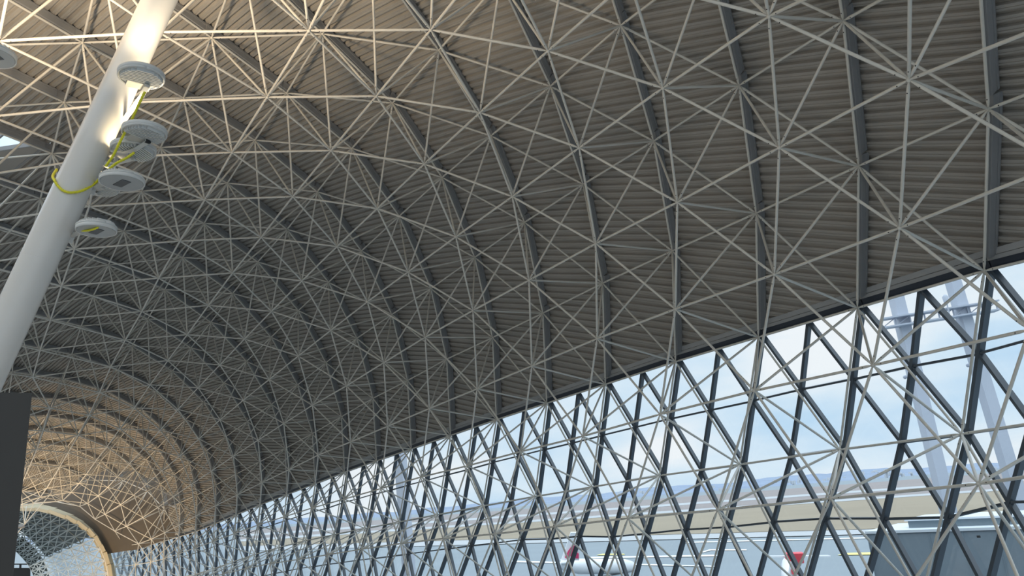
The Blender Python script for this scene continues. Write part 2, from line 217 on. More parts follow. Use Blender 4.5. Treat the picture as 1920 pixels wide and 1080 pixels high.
NODES = '''
-23362,4556,14599 -20368,4736,14653 -17376,4962,14613 -14389,5226,14476 -11409,5515,14236 -8439,5807,13884 -5482,6081,13422 -2540,6319,12858 389,6520,12219 3311,6699,11548 6235,6877,10893 9171,7067,10304 12124,7275,9810 15091,7498,9417 18065,7730,9097 21042,7960,8798 24015,8171,8451 26976,8338,7998 29916,8436,7405 32825,8451,6667 35697,8384,5801 38531,8242,4826 41328,8031,3766 44098,7767,2650 46863,7502,1523 49659,7325,454 52513,7342,-464 55428,7577,-1203 58448,7796,-2021 61681,7506,-3475
-21498,2660,14246 -18508,2882,14178 -15523,3142,14050 -12542,3426,13858 -9567,3717,13596 -6598,3991,13259 -3635,4233,12844 -681,4436,12360 2265,4611,11829 5209,4783,11289 8156,4979,10783 11111,5213,10352 14078,5467,10014 17053,5714,9759 20033,5957,9545 23010,6197,9310 25980,6422,8989 28937,6601,8531 31868,6692,7910 34763,6669,7129 37619,6551,6229 40452,6389,5266 43280,6235,4292 46111,6110,3322 48939,6003,2336 51778,5960,1361 54666,6140,563 57599,6571,25 60622,6645,-870 63636,5496,-3067
-19636,803,13689 -16653,1071,13533 -13675,1365,13348 -10698,1665,13132 -7723,1950,12880 -4749,2197,12585 -1777,2397,12247 1193,2552,11871 4160,2687,11474 7124,2848,11086 10088,3079,10740 13054,3370,10463 16028,3653,10262 19006,3897,10108 21983,4120,9945 24953,4364,9711 27911,4607,9363 30853,4796,8868 33770,4870,8215 36651,4796,7418 39497,4597,6522 42349,4463,5633 45218,4423,4794 48096,4454,3981 50969,4514,3141 53846,4644,2308 56758,4962,1655 59705,5417,1223 62727,5437,359 65666,4256,-1841
-17763,-999,12930 -14789,-676,12717 -11816,-348,12507 -8842,-40,12297 -5864,225,12084 -2883,426,11867 101,559,11645 3086,639,11416 6069,709,11185 9050,841,10967 12023,1112,10783 14986,1497,10649 17959,1742,10553 20933,1949,10437 23899,2160,10243 26854,2417,9942 29795,2686,9530 32722,2913,9008 35627,2972,8351 38488,2753,7542 41336,2510,6691 44225,2503,5932 47140,2652,5276 50055,2852,4635 52957,3053,3923 55861,3305,3215 58797,3727,2738 61747,4243,2495 64764,4354,1766 67770,3861,251
-15856,-2715,11971 -12892,-2328,11735 -9924,-1971,11530 -6949,-1671,11356 -3966,-1454,11217 -979,-1336,11121 2011,-1311,11066 4998,-1348,11034 7983,-1384,10999 10965,-1327,10961 13937,-1107,10937 16895,-785,10912 19846,-378,10833 22809,-312,10660 25763,-56,10337 28704,219,9959 31634,491,9464 34556,786,8933 37480,1009,8375 40265,308,7458 43185,520,6772 46117,741,6170 49056,1025,5650 51994,1310,5130 54916,1609,4526 57848,1930,3985 60798,2412,3716 63744,2949,3599 66722,3327,3232 69705,3669,2743
-13895,-4299,10822 -10939,-3844,10597 -7969,-3478,10432 -4987,-3223,10326 -1997,-3104,10300 991,-3129,10378 3968,-3271,10557 6931,-3464,10783 9894,-3634,10963 12859,-3712,11049 15812,-3590,11122 18769,-3393,11051 21723,-3208,10865 24674,-2952,10578 27616,-2681,10178 30550,-2450,9714 33476,-2146,9242 36389,-1839,8693 39288,-1611,8035 42195,-1355,7389 45106,-1023,6741 48031,-702,6150 50970,-379,5625 53923,-100,5208 56874,169,4816 59819,496,4412 62773,886,4172 65718,1346,4210 68618,1996,4475 71446,2884,4869
-11880,-5682,9500 -8925,-5186,9327 -5941,-4863,9240 -2942,-4724,9243 54,-4787,9381 3020,-5036,9703 5938,-5394,10184 8846,-5723,10668 11780,-5894,11018 14756,-5860,11114 17729,-5714,11064 20692,-5497,10903 23647,-5262,10623 26591,-4957,10276 29528,-4659,9840 32458,-4344,9347 35381,-3998,8834 38293,-3621,8250 41194,-3248,7593 44095,-2867,6915 47009,-2484,6314 49935,-2099,5756 52886,-1819,5297 55850,-1561,4961 58803,-1225,4579 61758,-823,4188 64731,-465,4250 67634,-50,4894 70504,609,5490 73317,1700,5802
-9863,-6795,8031 -6892,-6339,7969 -3884,-6164,8005 -871,-6259,8165 2091,-6617,8556 4955,-7146,9217 7782,-7653,9929 10673,-7962,10418 13642,-8006,10579 16615,-7910,10566 19589,-7716,10414 22556,-7444,10185 25513,-7123,9853 28460,-6775,9466 31398,-6402,9020 34327,-5984,8488 37252,-5566,7961 40162,-5109,7370 43062,-4679,6707 45969,-4239,6082 48890,-3812,5528 51822,-3419,4991 54776,-3123,4568 57732,-2774,4216 60686,-2296,3870 63675,-1925,3801 66639,-1561,4236 69567,-1042,4764 72469,-273,5136 75312,728,5407
-7929,-7589,6459 -4930,-7340,6588 -1919,-7472,6827 1050,-7930,7220 3888,-8649,7906 6533,-9379,8916 9458,-9786,9333 12444,-9901,9458 15428,-9861,9438 18409,-9679,9336 21385,-9421,9138 24347,-9126,8912 27302,-8732,8542 30247,-8310,8135 33190,-7851,7673 36129,-7382,7212 39058,-6908,6701 41972,-6410,6099 44887,-5922,5505 47810,-5409,4966 50742,-4941,4428 53688,-4529,3951 56629,-4042,3526 59550,-3347,3045 62533,-2899,2826 65525,-2477,2969 68476,-1929,3320 71398,-1263,3684 74315,-558,3970 77245,89,4201
-6097,-8072,4876 -3118,-8262,5283 -208,-8846,5820 2577,-9706,6550 5275,-10633,7345 8165,-11254,7700 11152,-11463,7812 14136,-11447,7862 17127,-11283,7755 20108,-11033,7616 23085,-10717,7409 26051,-10353,7091 29009,-9906,6709 31965,-9398,6366 34919,-8944,5967 37865,-8476,5545 40797,-7916,5061 43729,-7379,4562 46664,-6830,4067 49605,-6301,3571 52556,-5827,3092 55499,-5299,2607 58424,-4607,2147 61393,-4125,1907 64361,-3610,1897 67294,-2910,2055 70207,-2138,2248 73130,-1416,2387 76068,-777,2434 79027,-253,2385
-4264,-8309,3442 -1460,-9145,4162 1278,-10194,4865 3990,-11305,5480 6809,-12209,5713 9790,-12544,5813 12787,-12556,5850 15768,-12437,5787 18755,-12194,5604 21736,-11898,5402 24714,-11519,5179 27686,-11090,4916 30655,-10615,4639 33624,-10144,4389 36582,-9637,4000 39533,-9078,3616 42478,-8502,3197 45425,-7943,2789 48374,-7407,2362 51331,-6923,1938 54299,-6483,1550 57271,-6053,1202 60240,-5577,938 63185,-4939,831 66055,-3927,855 68920,-2919,886 71820,-2073,851 74747,-1370,730 77684,-756,535 80632,-233,276
-2376,-8402,2301 155,-9875,2999 2733,-11343,3426 5421,-12577,3600 8398,-13098,3643 11390,-13223,3654 14386,-13090,3542 17382,-12820,3336 20364,-12561,3201 23348,-12215,3016 26333,-11792,2858 29309,-11372,2631 32281,-10857,2386 35251,-10361,2159 38216,-9852,1879 41171,-9266,1580 44123,-8713,1230 47072,-8142,875 50030,-7624,535 52998,-7145,212 55978,-6728,-65 58958,-6283,-304 61902,-5629,-484 64747,-4535,-592 67575,-3428,-695 70452,-2507,-841 73366,-1766,-1055 76292,-1128,-1339 79220,-537,-1661 82159,-8,-1983
-465,-8462,1273 1837,-10366,1572 4329,-12010,1593 7031,-13169,1389 10073,-13391,1278 13090,-13296,1158 16084,-13065,1064 19066,-12744,920 22041,-12379,765 25017,-11981,665 27988,-11606,521 30956,-11130,340 33919,-10629,124 36882,-10125,-87 39846,-9621,-278 42801,-9086,-535 45743,-8494,-852 48683,-7890,-1173 51630,-7303,-1464 54587,-6743,-1708 57549,-6190,-1915 60494,-5559,-2120 63391,-4751,-2342 66248,-3816,-2570 69118,-2940,-2795 72024,-2215,-3033 74951,-1613,-3317 77883,-1066,-3656 80815,-537,-4012 83761,-43,-4302
1372,-8481,34 3567,-10518,-108 6119,-12048,-360 8932,-12942,-723 11868,-13223,-1077 14830,-13115,-1327 17790,-12813,-1470 20748,-12413,-1526 23706,-11962,-1536 26666,-11491,-1559 29624,-11011,-1654 32579,-10517,-1819 35535,-10031,-2016 38492,-9554,-2222 41444,-9055,-2453 44383,-8503,-2727 47309,-7887,-3025 50230,-7236,-3310 53156,-6587,-3558 56099,-6002,-3776 59065,-5556,-4007 62036,-5218,-4257 64984,-4674,-4458 67906,-3991,-4613 70826,-3313,-4760 73761,-2717,-4946 76707,-2205,-5198 79659,-1747,-5502 82616,-1309,-5808 85587,-894,-5997
3016,-8364,-1615 5325,-10242,-1887 7909,-11640,-2346 10693,-12505,-2912 13598,-12848,-3410 16555,-12755,-3700 19507,-12360,-3770 22437,-11801,-3702 25356,-11183,-3605 28279,-10576,-3576 31212,-10018,-3656 34152,-9528,-3833 37099,-9091,-4068 40045,-8668,-4336 42983,-8198,-4623 45904,-7620,-4907 48803,-6913,-5162 51696,-6156,-5403 54639,-5570,-5697 57664,-5475,-6062 60691,-5976,-6327 63730,-6456,-6259 66830,-6309,-5925 69837,-5671,-5615 72789,-4939,-5491 75751,-4323,-5527 78726,-3840,-5637 81704,-3433,-5776 84680,-3057,-5972 87652,-2689,-6255
-23074,2877,16957 -20025,2953,16923 -16974,3108,16825 -13927,3340,16661 -10886,3641,16428 -7855,3994,16119 -4835,4373,15726 -1832,4756,15248 1142,5126,14700 4076,5481,14115 6968,5829,13542 9829,6183,13026 12684,6542,12595 15564,6901,12251 18492,7250,11961 21480,7596,11674 24522,7936,11322 27605,8246,10843 30701,8479,10204 33770,8591,9406 36767,8583,8478 39663,8509,7447 42460,8460,6337 45183,8506,5190 47864,8640,4074 50520,8722,3000 53194,8477,1801 55993,7714,276 58990,6895,-1153 62035,7337,-1086
-21104,777,16469 -18070,948,16323 -15052,1167,16147 -12043,1435,15940 -9040,1748,15701 -6043,2092,15423 -3048,2449,15097 -61,2806,14721 2907,3159,14303 5844,3519,13868 8743,3900,13454 11621,4300,13096 14510,4698,12809 17441,5063,12586 20421,5394,12393 23446,5701,12161 26505,6004,11827 29588,6281,11339 32673,6482,10676 35718,6553,9855 38669,6500,8928 41495,6419,7956 44241,6436,6976 46977,6607,6015 49738,6888,5100 52509,7122,4204 55287,7052,3152 58130,6512,1711 61083,5891,212 64036,6305,66
-19119,-1258,15755 -16118,-1013,15528 -13138,-743,15305 -10168,-447,15087 -7205,-131,14873 -4246,195,14660 -1285,521,14440 1679,847,14205 4640,1178,13952 7585,1528,13690 10514,1898,13435 13446,2270,13200 16407,2620,13006 19397,2945,12858 22409,3241,12706 25440,3523,12473 28485,3804,12108 31539,4066,11595 34590,4253,10926 37592,4304,10122 40475,4257,9252 43249,4258,8389 46003,4421,7570 48803,4761,6811 51645,5192,6098 54489,5515,5314 57324,5453,4187 60212,4899,2538 63191,4308,882 66148,4635,625
-17104,-3217,14810 -14152,-2907,14532 -11218,-2594,14295 -8295,-2284,14096 -5382,-1983,13941 -2477,-1697,13836 434,-1421,13773 3371,-1144,13734 6338,-856,13689 9325,-561,13611 12329,-282,13482 15362,-40,13305 18410,194,13132 21409,512,13041 24419,760,12861 27430,1049,12560 30439,1313,12152 33443,1591,11641 36445,1825,11000 39400,1929,10236 42217,1987,9452 44999,2157,8718 47817,2469,8070 50683,2909,7509 53570,3402,6962 56446,3730,6181 59331,3576,4758 62298,2924,2675 65356,2488,1108 68467,2400,494
-15032,-5075,13624 -12153,-4701,13332 -9281,-4359,13117 -6418,-4056,12974 -3573,-3801,12922 -739,-3587,12977 2119,-3396,13135 5046,-3202,13348 8060,-2996,13534 11143,-2798,13612 14259,-2655,13551 17366,-2566,13406 20397,-2345,13306 23402,-2108,13135 26395,-1872,12857 29396,-1587,12447 32355,-1291,12033 35316,-929,11534 38292,-621,10899 41176,-381,10171 44017,-132,9469 46864,161,8852 49729,512,8345 52609,943,7938 55496,1406,7482 58387,1715,6627 61320,1661,4996 64366,1324,2825 67491,1240,1541 70635,1361,1528
-12918,-6788,12173 -10144,-6361,11925 -7352,-6014,11787 -4557,-5752,11754 -1770,-5580,11858 1026,-5486,12130 3883,-5435,12552 6840,-5386,13032 9933,-5309,13397 13115,-5192,13555 16278,-5045,13549 19318,-4935,13488 22298,-4712,13385 25295,-4453,13121 28308,-4194,12701 31286,-3876,12277 34260,-3593,11737 37229,-3257,11135 40170,-2891,10484 43066,-2533,9812 45934,-2184,9173 48802,-1847,8622 51674,-1515,8197 54556,-1161,7865 57452,-769,7410 60355,-387,6446 63313,-71,4748 66386,214,2874 69433,530,2376 72391,799,3644
-10866,-8298,10426 -8221,-7848,10323 -5510,-7539,10356 -2736,-7362,10511 109,-7328,10816 3002,-7424,11314 5890,-7597,11988 8866,-7750,12629 11987,-7812,13007 15143,-7776,13132 18156,-7711,13184 21155,-7512,13096 24192,-7283,12786 27200,-7016,12421 30207,-6605,12015 33213,-6220,11471 36196,-5846,10877 39159,-5435,10264 42090,-4996,9634 44985,-4562,9006 47862,-4165,8415 50741,-3828,7901 53629,-3547,7488 56525,-3253,7123 59413,-2842,6585 62300,-2260,5529 65254,-1541,3994 68259,-906,3224 71197,-498,3787 74013,-539,6137
-9068,-9515,8387 -6532,-9121,8577 -3835,-8919,8911 -945,-8898,9347 2146,-9094,9853 5257,-9490,10457 7962,-9931,11307 10889,-10234,11845 13958,-10375,12044 17026,-10311,12093 20027,-10153,12027 23056,-9897,11787 26093,-9580,11453 29103,-9229,11046 32100,-8808,10573 35092,-8356,10023 38074,-7885,9450 41032,-7386,8876 43953,-6878,8302 46849,-6393,7736 49744,-5965,7194 52649,-5608,6699 55566,-5291,6252 58466,-4927,5809 61321,-4444,5297 64211,-3860,4697 67185,-3279,4209 70191,-2787,4183 73153,-2408,4748 76020,-2086,5833
-7665,-10319,6124 -5140,-10136,6769 -2340,-10193,7487 798,-10456,8222 4052,-10977,8951 6716,-11779,9682 9647,-12319,10122 12722,-12556,10296 15769,-12545,10374 18791,-12397,10300 21819,-12174,10075 24858,-11870,9777 27870,-11485,9492 30863,-11043,9147 33865,-10586,8631 36864,-10093,8092 39849,-9557,7574 42801,-8986,7074 45726,-8413,6579 48640,-7868,6085 51561,-7374,5601 54497,-6913,5144 57423,-6441,4748 60312,-5933,4441 63225,-5431,4173 66194,-4940,3922 69181,-4421,3754 72138,-3864,3726 75064,-3323,3824 77979,-2804,3886
-6583,-10615,3776 -3903,-10885,4926 -992,-11438,5973 2152,-12213,6837 5357,-13099,7452 8292,-13888,7851 11337,-14260,8016 14381,-14314,8064 17404,-14179,7999 20453,-13925,7806 23467,-13630,7621 26508,-13207,7406 29525,-12794,7066 32515,-12348,6763 35524,-11863,6334 38532,-11322,5877 41521,-10717,5440 44484,-10068,5013 47429,-9410,4580 50363,-8778,4140 53301,-8170,3727 56252,-7564,3395 59217,-6967,3141 62204,-6422,2903 65195,-5902,2662 68135,-5344,2448 71018,-4725,2267 73884,-4081,2066 76767,-3453,1813 79695,-2870,1454
-5519,-10408,1540 -2628,-11391,2995 422,-12543,4102 3634,-13726,4821 6829,-14724,5183 9902,-15313,5311 12929,-15489,5330 15952,-15378,5279 18991,-15116,5129 22014,-14813,4971 25029,-14462,4792 28085,-13998,4551 31113,-13541,4312 34117,-13062,4069 37129,-12522,3792 40136,-11943,3442 43140,-11265,3084 46124,-10539,2707 49084,-9804,2283 52025,-9119,1855 54980,-8443,1464 57972,-7833,1191 61007,-7245,965 64031,-6637,731 66954,-6006,562 69780,-5334,461 72582,-4653,317 75419,-4018,19 78310,-3389,-335 81253,-2747,-783
-4197,-9855,-421 -1081,-11567,1010 2207,-13156,1931 5569,-14501,2348 8411,-15576,2321 11495,-15935,2301 14595,-15895,2209 17613,-15689,2134 20629,-15384,1990 23635,-15039,1845 26706,-14539,1658 29760,-14025,1452 32769,-13530,1257 35754,-13031,1060 38742,-12501,846 41741,-11915,601 44738,-11271,302 47713,-10600,-62 50656,-9952,-476 53586,-9350,-894 56536,-8783,-1256 59531,-8193,-1516 62549,-7517,-1654 65516,-6777,-1673 68387,-6011,-1634 71200,-5269,-1630 74026,-4584,-1724 76908,-3959,-1894 79840,-3353,-2107 82808,-2704,-2434
-2546,-9175,-2061 709,-11432,-956 3936,-13318,-385 7100,-14736,-319 10014,-15614,-841 13209,-15856,-797 16335,-15737,-998 19399,-15414,-1179 22453,-14993,-1086 25476,-14505,-1090 28473,-13979,-1240 31442,-13460,-1439 34390,-12967,-1632 37340,-12487,-1809 40309,-11990,-1991 43300,-11442,-2207 46294,-10844,-2487 49262,-10235,-2842 52188,-9663,-3245 55085,-9105,-3622 57995,-8451,-3881 60952,-7624,-3975 63939,-6734,-3944 66896,-5941,-3877 69788,-5274,-3843 72654,-4692,-3873 75544,-4166,-3966 78471,-3681,-4093 81419,-3211,-4205 84372,-2684,-4324
-770,-8548,-3550 2369,-11125,-2974 5401,-13102,-2897 8454,-14482,-3107 11665,-15227,-3297 14967,-15400,-3390 18213,-15167,-3454 21348,-14703,-3479 24375,-14135,-3493 27316,-13535,-3587 30198,-12959,-3777 33059,-12436,-4005 35935,-11970,-4222 38850,-11535,-4414 41811,-11083,-4600 44808,-10567,-4816 47811,-9970,-5091 50776,-9325,-5433 53672,-8666,-5795 56514,-7895,-6066 59398,-6724,-6169 62411,-5110,-6217 65430,-4030,-6451 68388,-3505,-6793 71312,-3244,-7134 74233,-3084,-7447 77162,-2976,-7739 80082,-2882,-8016 82968,-2741,-8258 85809,-2470,-8434
921,-8003,-5145 3670,-10625,-5221 6696,-12570,-5267 9965,-13848,-5278 13401,-14486,-5231 16864,-14555,-5183 20218,-14185,-5182 23377,-13546,-5258 26328,-12806,-5434 29123,-12090,-5692 31849,-11468,-5993 34589,-10957,-6294 37399,-10537,-6569 40298,-10161,-6816 43272,-9770,-7049 46279,-9298,-7286 49266,-8664,-7525 52199,-7754,-7748 55084,-6446,-7939 57972,-4715,-8140 60914,-2775,-8461 63920,-1086,-9024 66956,-64,-9851 69983,189,-10833 72980,-124,-11812 75938,-696,-12668 78847,-1276,-13357 81693,-1725,-13890 84463,-2005,-14318 87151,-2106,-14662'''
SKYLIGHT = (-9, (2.0, 3.6))
UP1, UP2, UP3, UP4 = 110, 250, 6500, 25
FARLIGHTS = [(50, 3.5, -1.5, 1400), (56, 0.5, -2.5, 1700)]

# ------------------------------------------------------------------ the roof grid: surveyed nodes of the two layers (mm)
RMIN, RMAX, NMIN, NMAX = -8, 6, -6, 23
PTS = {}
_lines = NODES.strip().split('\n'); _k = 0
for L in 'IU':
    for r in range(RMIN, RMAX + 1):
        for n, s in zip(range(NMIN, NMAX + 1), _lines[_k].split()):
            PTS[L, -n, r + n] = np.array([int(x) for x in s.split(',')]) / 1000.0
        _k += 1
QEND = 18                                      # the vault stops at the arch
def qend(r): return QEND + (5 if r >= 3 else 3 if r >= 2 else 0)     # the glass wall runs on past the arch
def has(L, p, q): return (L, p, q) in PTS and q <= qend(p + q) - (0 if L == 'I' else 1)
def onormal(p, q):                             # outward normal at an outer node
    a = PTS['U', p, q]
    def g(dp, dq): return PTS.get(('U', p + dp, q + dq))
    e1 = (g(1, 0) if g(1, 0) is not None else a) - (g(-1, 0) if g(-1, 0) is not None else a)
    e2 = (g(0, 1) if g(0, 1) is not None else a) - (g(0, -1) if g(0, -1) is not None else a)
    n = unit(np.cross(e1, e2)); c = PTS.get(('I', p, q))
    return n if n @ (a - c) > 0 else -n
NRM = {(p, q): onormal(p, q) for (L, p, q) in PTS if L == 'U'}
NI = {}                                        # outward direction at an inner node
for (L, p, q) in PTS:
    if L == 'I':
        ns = [NRM[k] for k in ((p, q), (p - 1, q), (p, q - 1)) if k in NRM]
        NI[p, q] = unit(sum(ns)) if ns else np.array([0, 0, 1.0])
EAVE = 2                                       # outer row where deck ends and glass begins

def visible(a, b, margin=0.14):
    for t in (0, .5, 1):
        x, y, z = pix(a + (b - a) * t)
        if z > 0.5 and -1920 * margin < x < 1920 * (1 + margin) and -1080 * margin < y < 1080 * (1 + margin): return True
    return False
def screen_size(a, b, r):
    # the part of the member within the frame, length times width in pixels
    k = 0; pa = pix(a); pb = pix(b)
    if pa[2] < 0.5 or pb[2] < 0.5: return 0
    for t in np.linspace(0.05, 0.95, 7):
        x, y, z = pix(a + (b - a) * t)
        if 0 < x < 1920 and 0 < y < 1080: k += 1
    return k / 7 * math.hypot(pa[0] - pb[0], pa[1] - pb[1]) * r / ((pa[2] + pb[2]) / 2)

TR = 0.028
def tube(mb, a, b, nrm, r=TR, near=True, holes=True):
    L = np.linalg.norm(b - a)
    if near:
        prof = [(0.045, r * .55), (0.15, r * .98), (0.17, r), (L - 0.17, r), (L - 0.15, r * .98), (L - 0.045, r * .55)]
        mb.loft(a, b, prof, 12, 0, False)
        if holes:
            t = unit(b - a); inw = unit(-nrm - t * (-nrm @ t))
            for s in (0.21, L - 0.21):
                c = a + t * s + inw * (r - 0.006); mb.loft(c, c + inw * 0.009, [(0, 0.011), (0.009, 0.011)], 6, 1)
    else:
        mb.loft(a, b, [(0.0, r), (L, r)], 6, 0, False)

space = empty('roof_space_frame', (PTS['I', -6, 9]))
tag(space, 'white steel tube space frame lining the vaulted roof and continuing down in front of the glass wall', 'space frame')
members = {'inner_chord_tube': [], 'outer_chord_tube': [], 'diagonal_brace': [], 'node_ball': []}
for (L, p, q) in PTS:
    if not has(L, p, q): continue
    a = PTS[L, p, q]
    if L == 'U' and p + q < -7: continue
    for dp, dq in ((1, 0), (0, 1), (-1, 1)):
        if has(L, p + dp, q + dq):
            b = PTS[L, p + dp, q + dq]
            if visible(a, b):
                nn = NI[p, q] if L == 'I' else NRM[p, q]
                members['inner_chord_tube' if L == 'I' else 'outer_chord_tube'].append((a, b, nn))
    if L == 'U':
        for dp, dq in ((0, 0), (1, 0), (0, 1)):
            if has('I', p + dp, q + dq):
                b = PTS['I', p + dp, q + dq]
                if visible(a, b): members['diagonal_brace'].append((a, b, NRM[p, q]))
    if visible(a, a): members['node_ball'].append((a, a, None))
for kind, lst in members.items():
    if kind == 'node_ball':
        lst.sort(key=lambda m: pix(m[0])[2] if all(0 < c < lim for c, lim in zip(pix(m[0]), (1920, 1080))) else 1e3)
    else:
        lst.sort(key=lambda m: -screen_size(m[0], m[1], TR))
    rest = MB()
    for i, (a, b, nn) in enumerate(lst):
        d = np.linalg.norm((a + b) / 2 - CAMP)
        mb = MB() if i < 100 else rest
        if kind == 'node_ball': mb.ball(a, 0.044, 10 if d < 30 else 6, 6 if d < 30 else 4)
        else: tube(mb, a, b, nn, TR, d < 34, d < 24)
        if i < 100: mb.build(kind, [M['tube'], M['bolt']], space, origin=a)
    if rest.v:
        o = rest.build(kind, [M['tube'], M['bolt']], space); tag(o, kind='stuff')

# ------------------------------------------------------------------ roof: purlins on the outer grid, ribbed deck above them, eave
ANG = np.array([1.0, -0.97, 0.0])            # the plane of the far arch
PITCH_Q = 15                                   # ribs to one grid module
DECK = 0.29
def lineU(p, q, off):                          # point on grid line p at fractional q, lifted outward
    k = math.floor(q + 1e-9); f = q - k
    if f < 1e-6: return PTS['U', p, k] + NRM[p, k] * off
    a = PTS['U', p, k] + NRM[p, k] * off; b = PTS['U', p, k + 1] + NRM[p, k + 1] * off
    return a + (b - a) * f
def okU(p, q):
    k = math.floor(q + 1e-9); return ('U', p, k) in PTS and (q - k < 1e-6 or ('U', p, k + 1) in PTS)
SKEW = 0.65
PROF = [(0.0, 0.0), (0.24, 0.0), (0.28, 0.012), (0.32, 0.0), (0.50, 0.0), (0.58, 0.075), (0.90, 0.075), (0.98, 0.0)]
ceiling = MB()
SKY_P, SKY_Q = SKYLIGHT
ps = sorted({p for (L, p, q) in PTS if L == 'U'})
for p in ps:
    if ('U', p + 1, -p) not in PTS and (p + 1) not in ps: continue
    qlo = RMIN - p + 1; qhi = EAVE - p
    nq = (qhi - qlo) * PITCH_Q
    prev = None
    for i in range(nq):
        for (f, hgt) in PROF:
            q = qlo + (i + f) / PITCH_Q
            if q > QEND + 2.0: prev = None; continue
            if not okU(p, q): prev = None; continue
            q2 = q - SKEW; lim = EAVE - (p + 1)
            if q2 <= lim:
                if not okU(p + 1, q2): prev = None; continue
                b = lineU(p + 1, q2, DECK + hgt)
            else:                              # the rib is cut by the eave
                s = (EAVE - p - q) / SKEW / 1.0 if SKEW else 0
                s = (qhi - q) / (1 - SKEW)
                if not (okU(p + 1, lim) and okU(p, qhi)): prev = None; continue
                e0 = lineU(p, qhi, DECK + hgt); e1 = lineU(p + 1, lim, DECK + hgt); b = e0 + (e1 - e0) * min(1, s)
            a = lineU(p, q, DECK + hgt)
            if max(ANG @ a + 2.8 * max(0, a[1]), ANG @ b + 2.8 * max(0, b[1])) > (65.0 if p + q < 0.9 else 68.0): prev = None; continue
            if p == SKY_P and SKY_Q[0] <= q <= SKY_Q[1]: prev = None; continue
            if prev is not None:
                ceiling.add([prev[0], a, b, prev[1]], [(0, 1, 2, 3)])
            prev = (a, b)
ceil = ceiling.build('ceiling', M['deck']); tag(ceil, 'ribbed grey steel roof deck above the white space frame', kind='structure')
# backing skin above the ribs keeps daylight out
skin = MB()
for p in ps:
    for q in range(RMIN - p, EAVE - p):
        if all(k in PTS for k in (('U', p, q), ('U', p + 1, q - 1), ('U', p, q + 1), ('U', p + 1, q))) and p + q >= RMIN and q <= QEND + (-1 if p + q < 0 else 2):
            pts = [PTS['U', *k] + NRM[k] * (DECK + 0.16) for k in ((p, q), (p + 1, q - 1), (p + 1, q), (p, q + 1))]
            if p == SKY_P and q >= math.floor(SKY_Q[0]) - 1 and q <= SKY_Q[1]: continue
            if p + q + 1 > EAVE or (p + q < 1 and max(ANG @ x + 2.8 * max(0, x[1]) for x in pts) > 64.4): continue
            if p + q == EAVE - 1 and False: continue
            skin.add(pts, [(0, 1, 2, 3)])
o = skin.build('roof_membrane', M['deck'], ceil)
for p in ps:
    mb = MB(); cnt = 0
    for q in range(RMIN - p + 1, EAVE - p):
        if q + 1 > QEND - 0.5 or not (okU(p, q) and okU(p, q + 1)): continue
        a = PTS['U', p, q]; b = PTS['U', p, q + 1]; n1 = unit(NRM[p, q] + NRM[p, q + 1])
        if not visible(a, b, 0.25) or max(ANG @ a, ANG @ b) > 66.5: continue
        t = unit(b - a); a2 = a + t * 0.006; b2 = b - t * 0.006
        sh = t * (-0.24)                       # splices sit a little up the slope of each node
        mb.frame_bar(a2 + sh, b2 + sh, n1, 0.05, 0.05, 0.20)
        mb.frame_bar(a2 + sh, b2 + sh, n1, 0.062, 0.203, 0.265)
        mb.frame_bar(a2 + sh, b2 + sh, n1, 0.035, 0.265, 0.29)
        cnt += 1
    if cnt: mb.build('purlin', M['purlin'], ceil)
# eave: dark fascia behind the lowest chord of the deck and two pale edge angles
fa = MB(); tr = MB()
for p in ps:
    q = EAVE - p
    if not (('U', p, q) in PTS and ('U', p + 1, q - 1) in PTS) or q > qend(2) - 1: continue
    a = PTS['U', p, q]; b = PTS['U', p + 1, q - 1]; n1 = unit(NRM[p, q] + NRM[p + 1, q - 1])
    up = unit(PTS['U', p, q - 1] - PTS['U', p, q]); up = unit(up - unit(b - a) * (up @ unit(b - a)))
    fa.frame_bar(a + n1 * 0.0, b, n1, 0.03, 0.07, 0.42)
    fa.frame_bar(a + up * 0.08, b + up * 0.08, n1, 0.08, 0.22, 0.42)
    tr.frame_bar(a + up * 0.31, b + up * 0.31, n1, 0.06, 0.23, 0.295)
    tr.frame_bar(a + up * 0.20, b + up * 0.20, n1, 0.04, 0.20, 0.27)
fa.build('eave_fascia', M['fascia'], ceil); tr.build('eave_edge_angle', M['trim'], ceil)

# skylight in the deck
if SKY_P is not None:
    p = SKY_P; q0, q1 = SKY_Q
    sl = MB(); gl = MB()
    c4 = lambda qa, qb, off: [lineU(p, qa, off), lineU(p, qb, off), lineU(p + 1, qb - SKEW, off), lineU(p + 1, qa - SKEW, off)]
    K = c4(q0, q1, DECK + 0.10); nn = NRM[p, math.floor(q0)]
    for i in range(4): sl.frame_bar(K[i], K[(i + 1) % 4], nn, 0.03, -0.11, 0.22)
    for f in (0.78,): sl.frame_bar(K[0] + (K[1] - K[0]) * f, K[3] + (K[2] - K[3]) * f, nn, 0.03, 0.0, 0.12)
    gl.add([k + nn * 0.1 for k in K], [(0, 1, 2, 3)])
    fl = MB(); fl.add([lineU(p + 1, q1 - SKEW, DECK), lineU(p, q1 - SKEW + .12, DECK), lineU(p, q1, DECK)], [(0, 1, 2)]); fl.build('deck_infill', M['deck'], ceil)
    sl.frame_bar(lineU(p + 1, q1 - SKEW, DECK), lineU(p, q1 - SKEW + .12, DECK), nn, 0.03, -0.03, 0.1)
    so = sl.build('skylight_frame', M['purlin'], ceil); gl.build('skylight_pane', M['glass'], so)

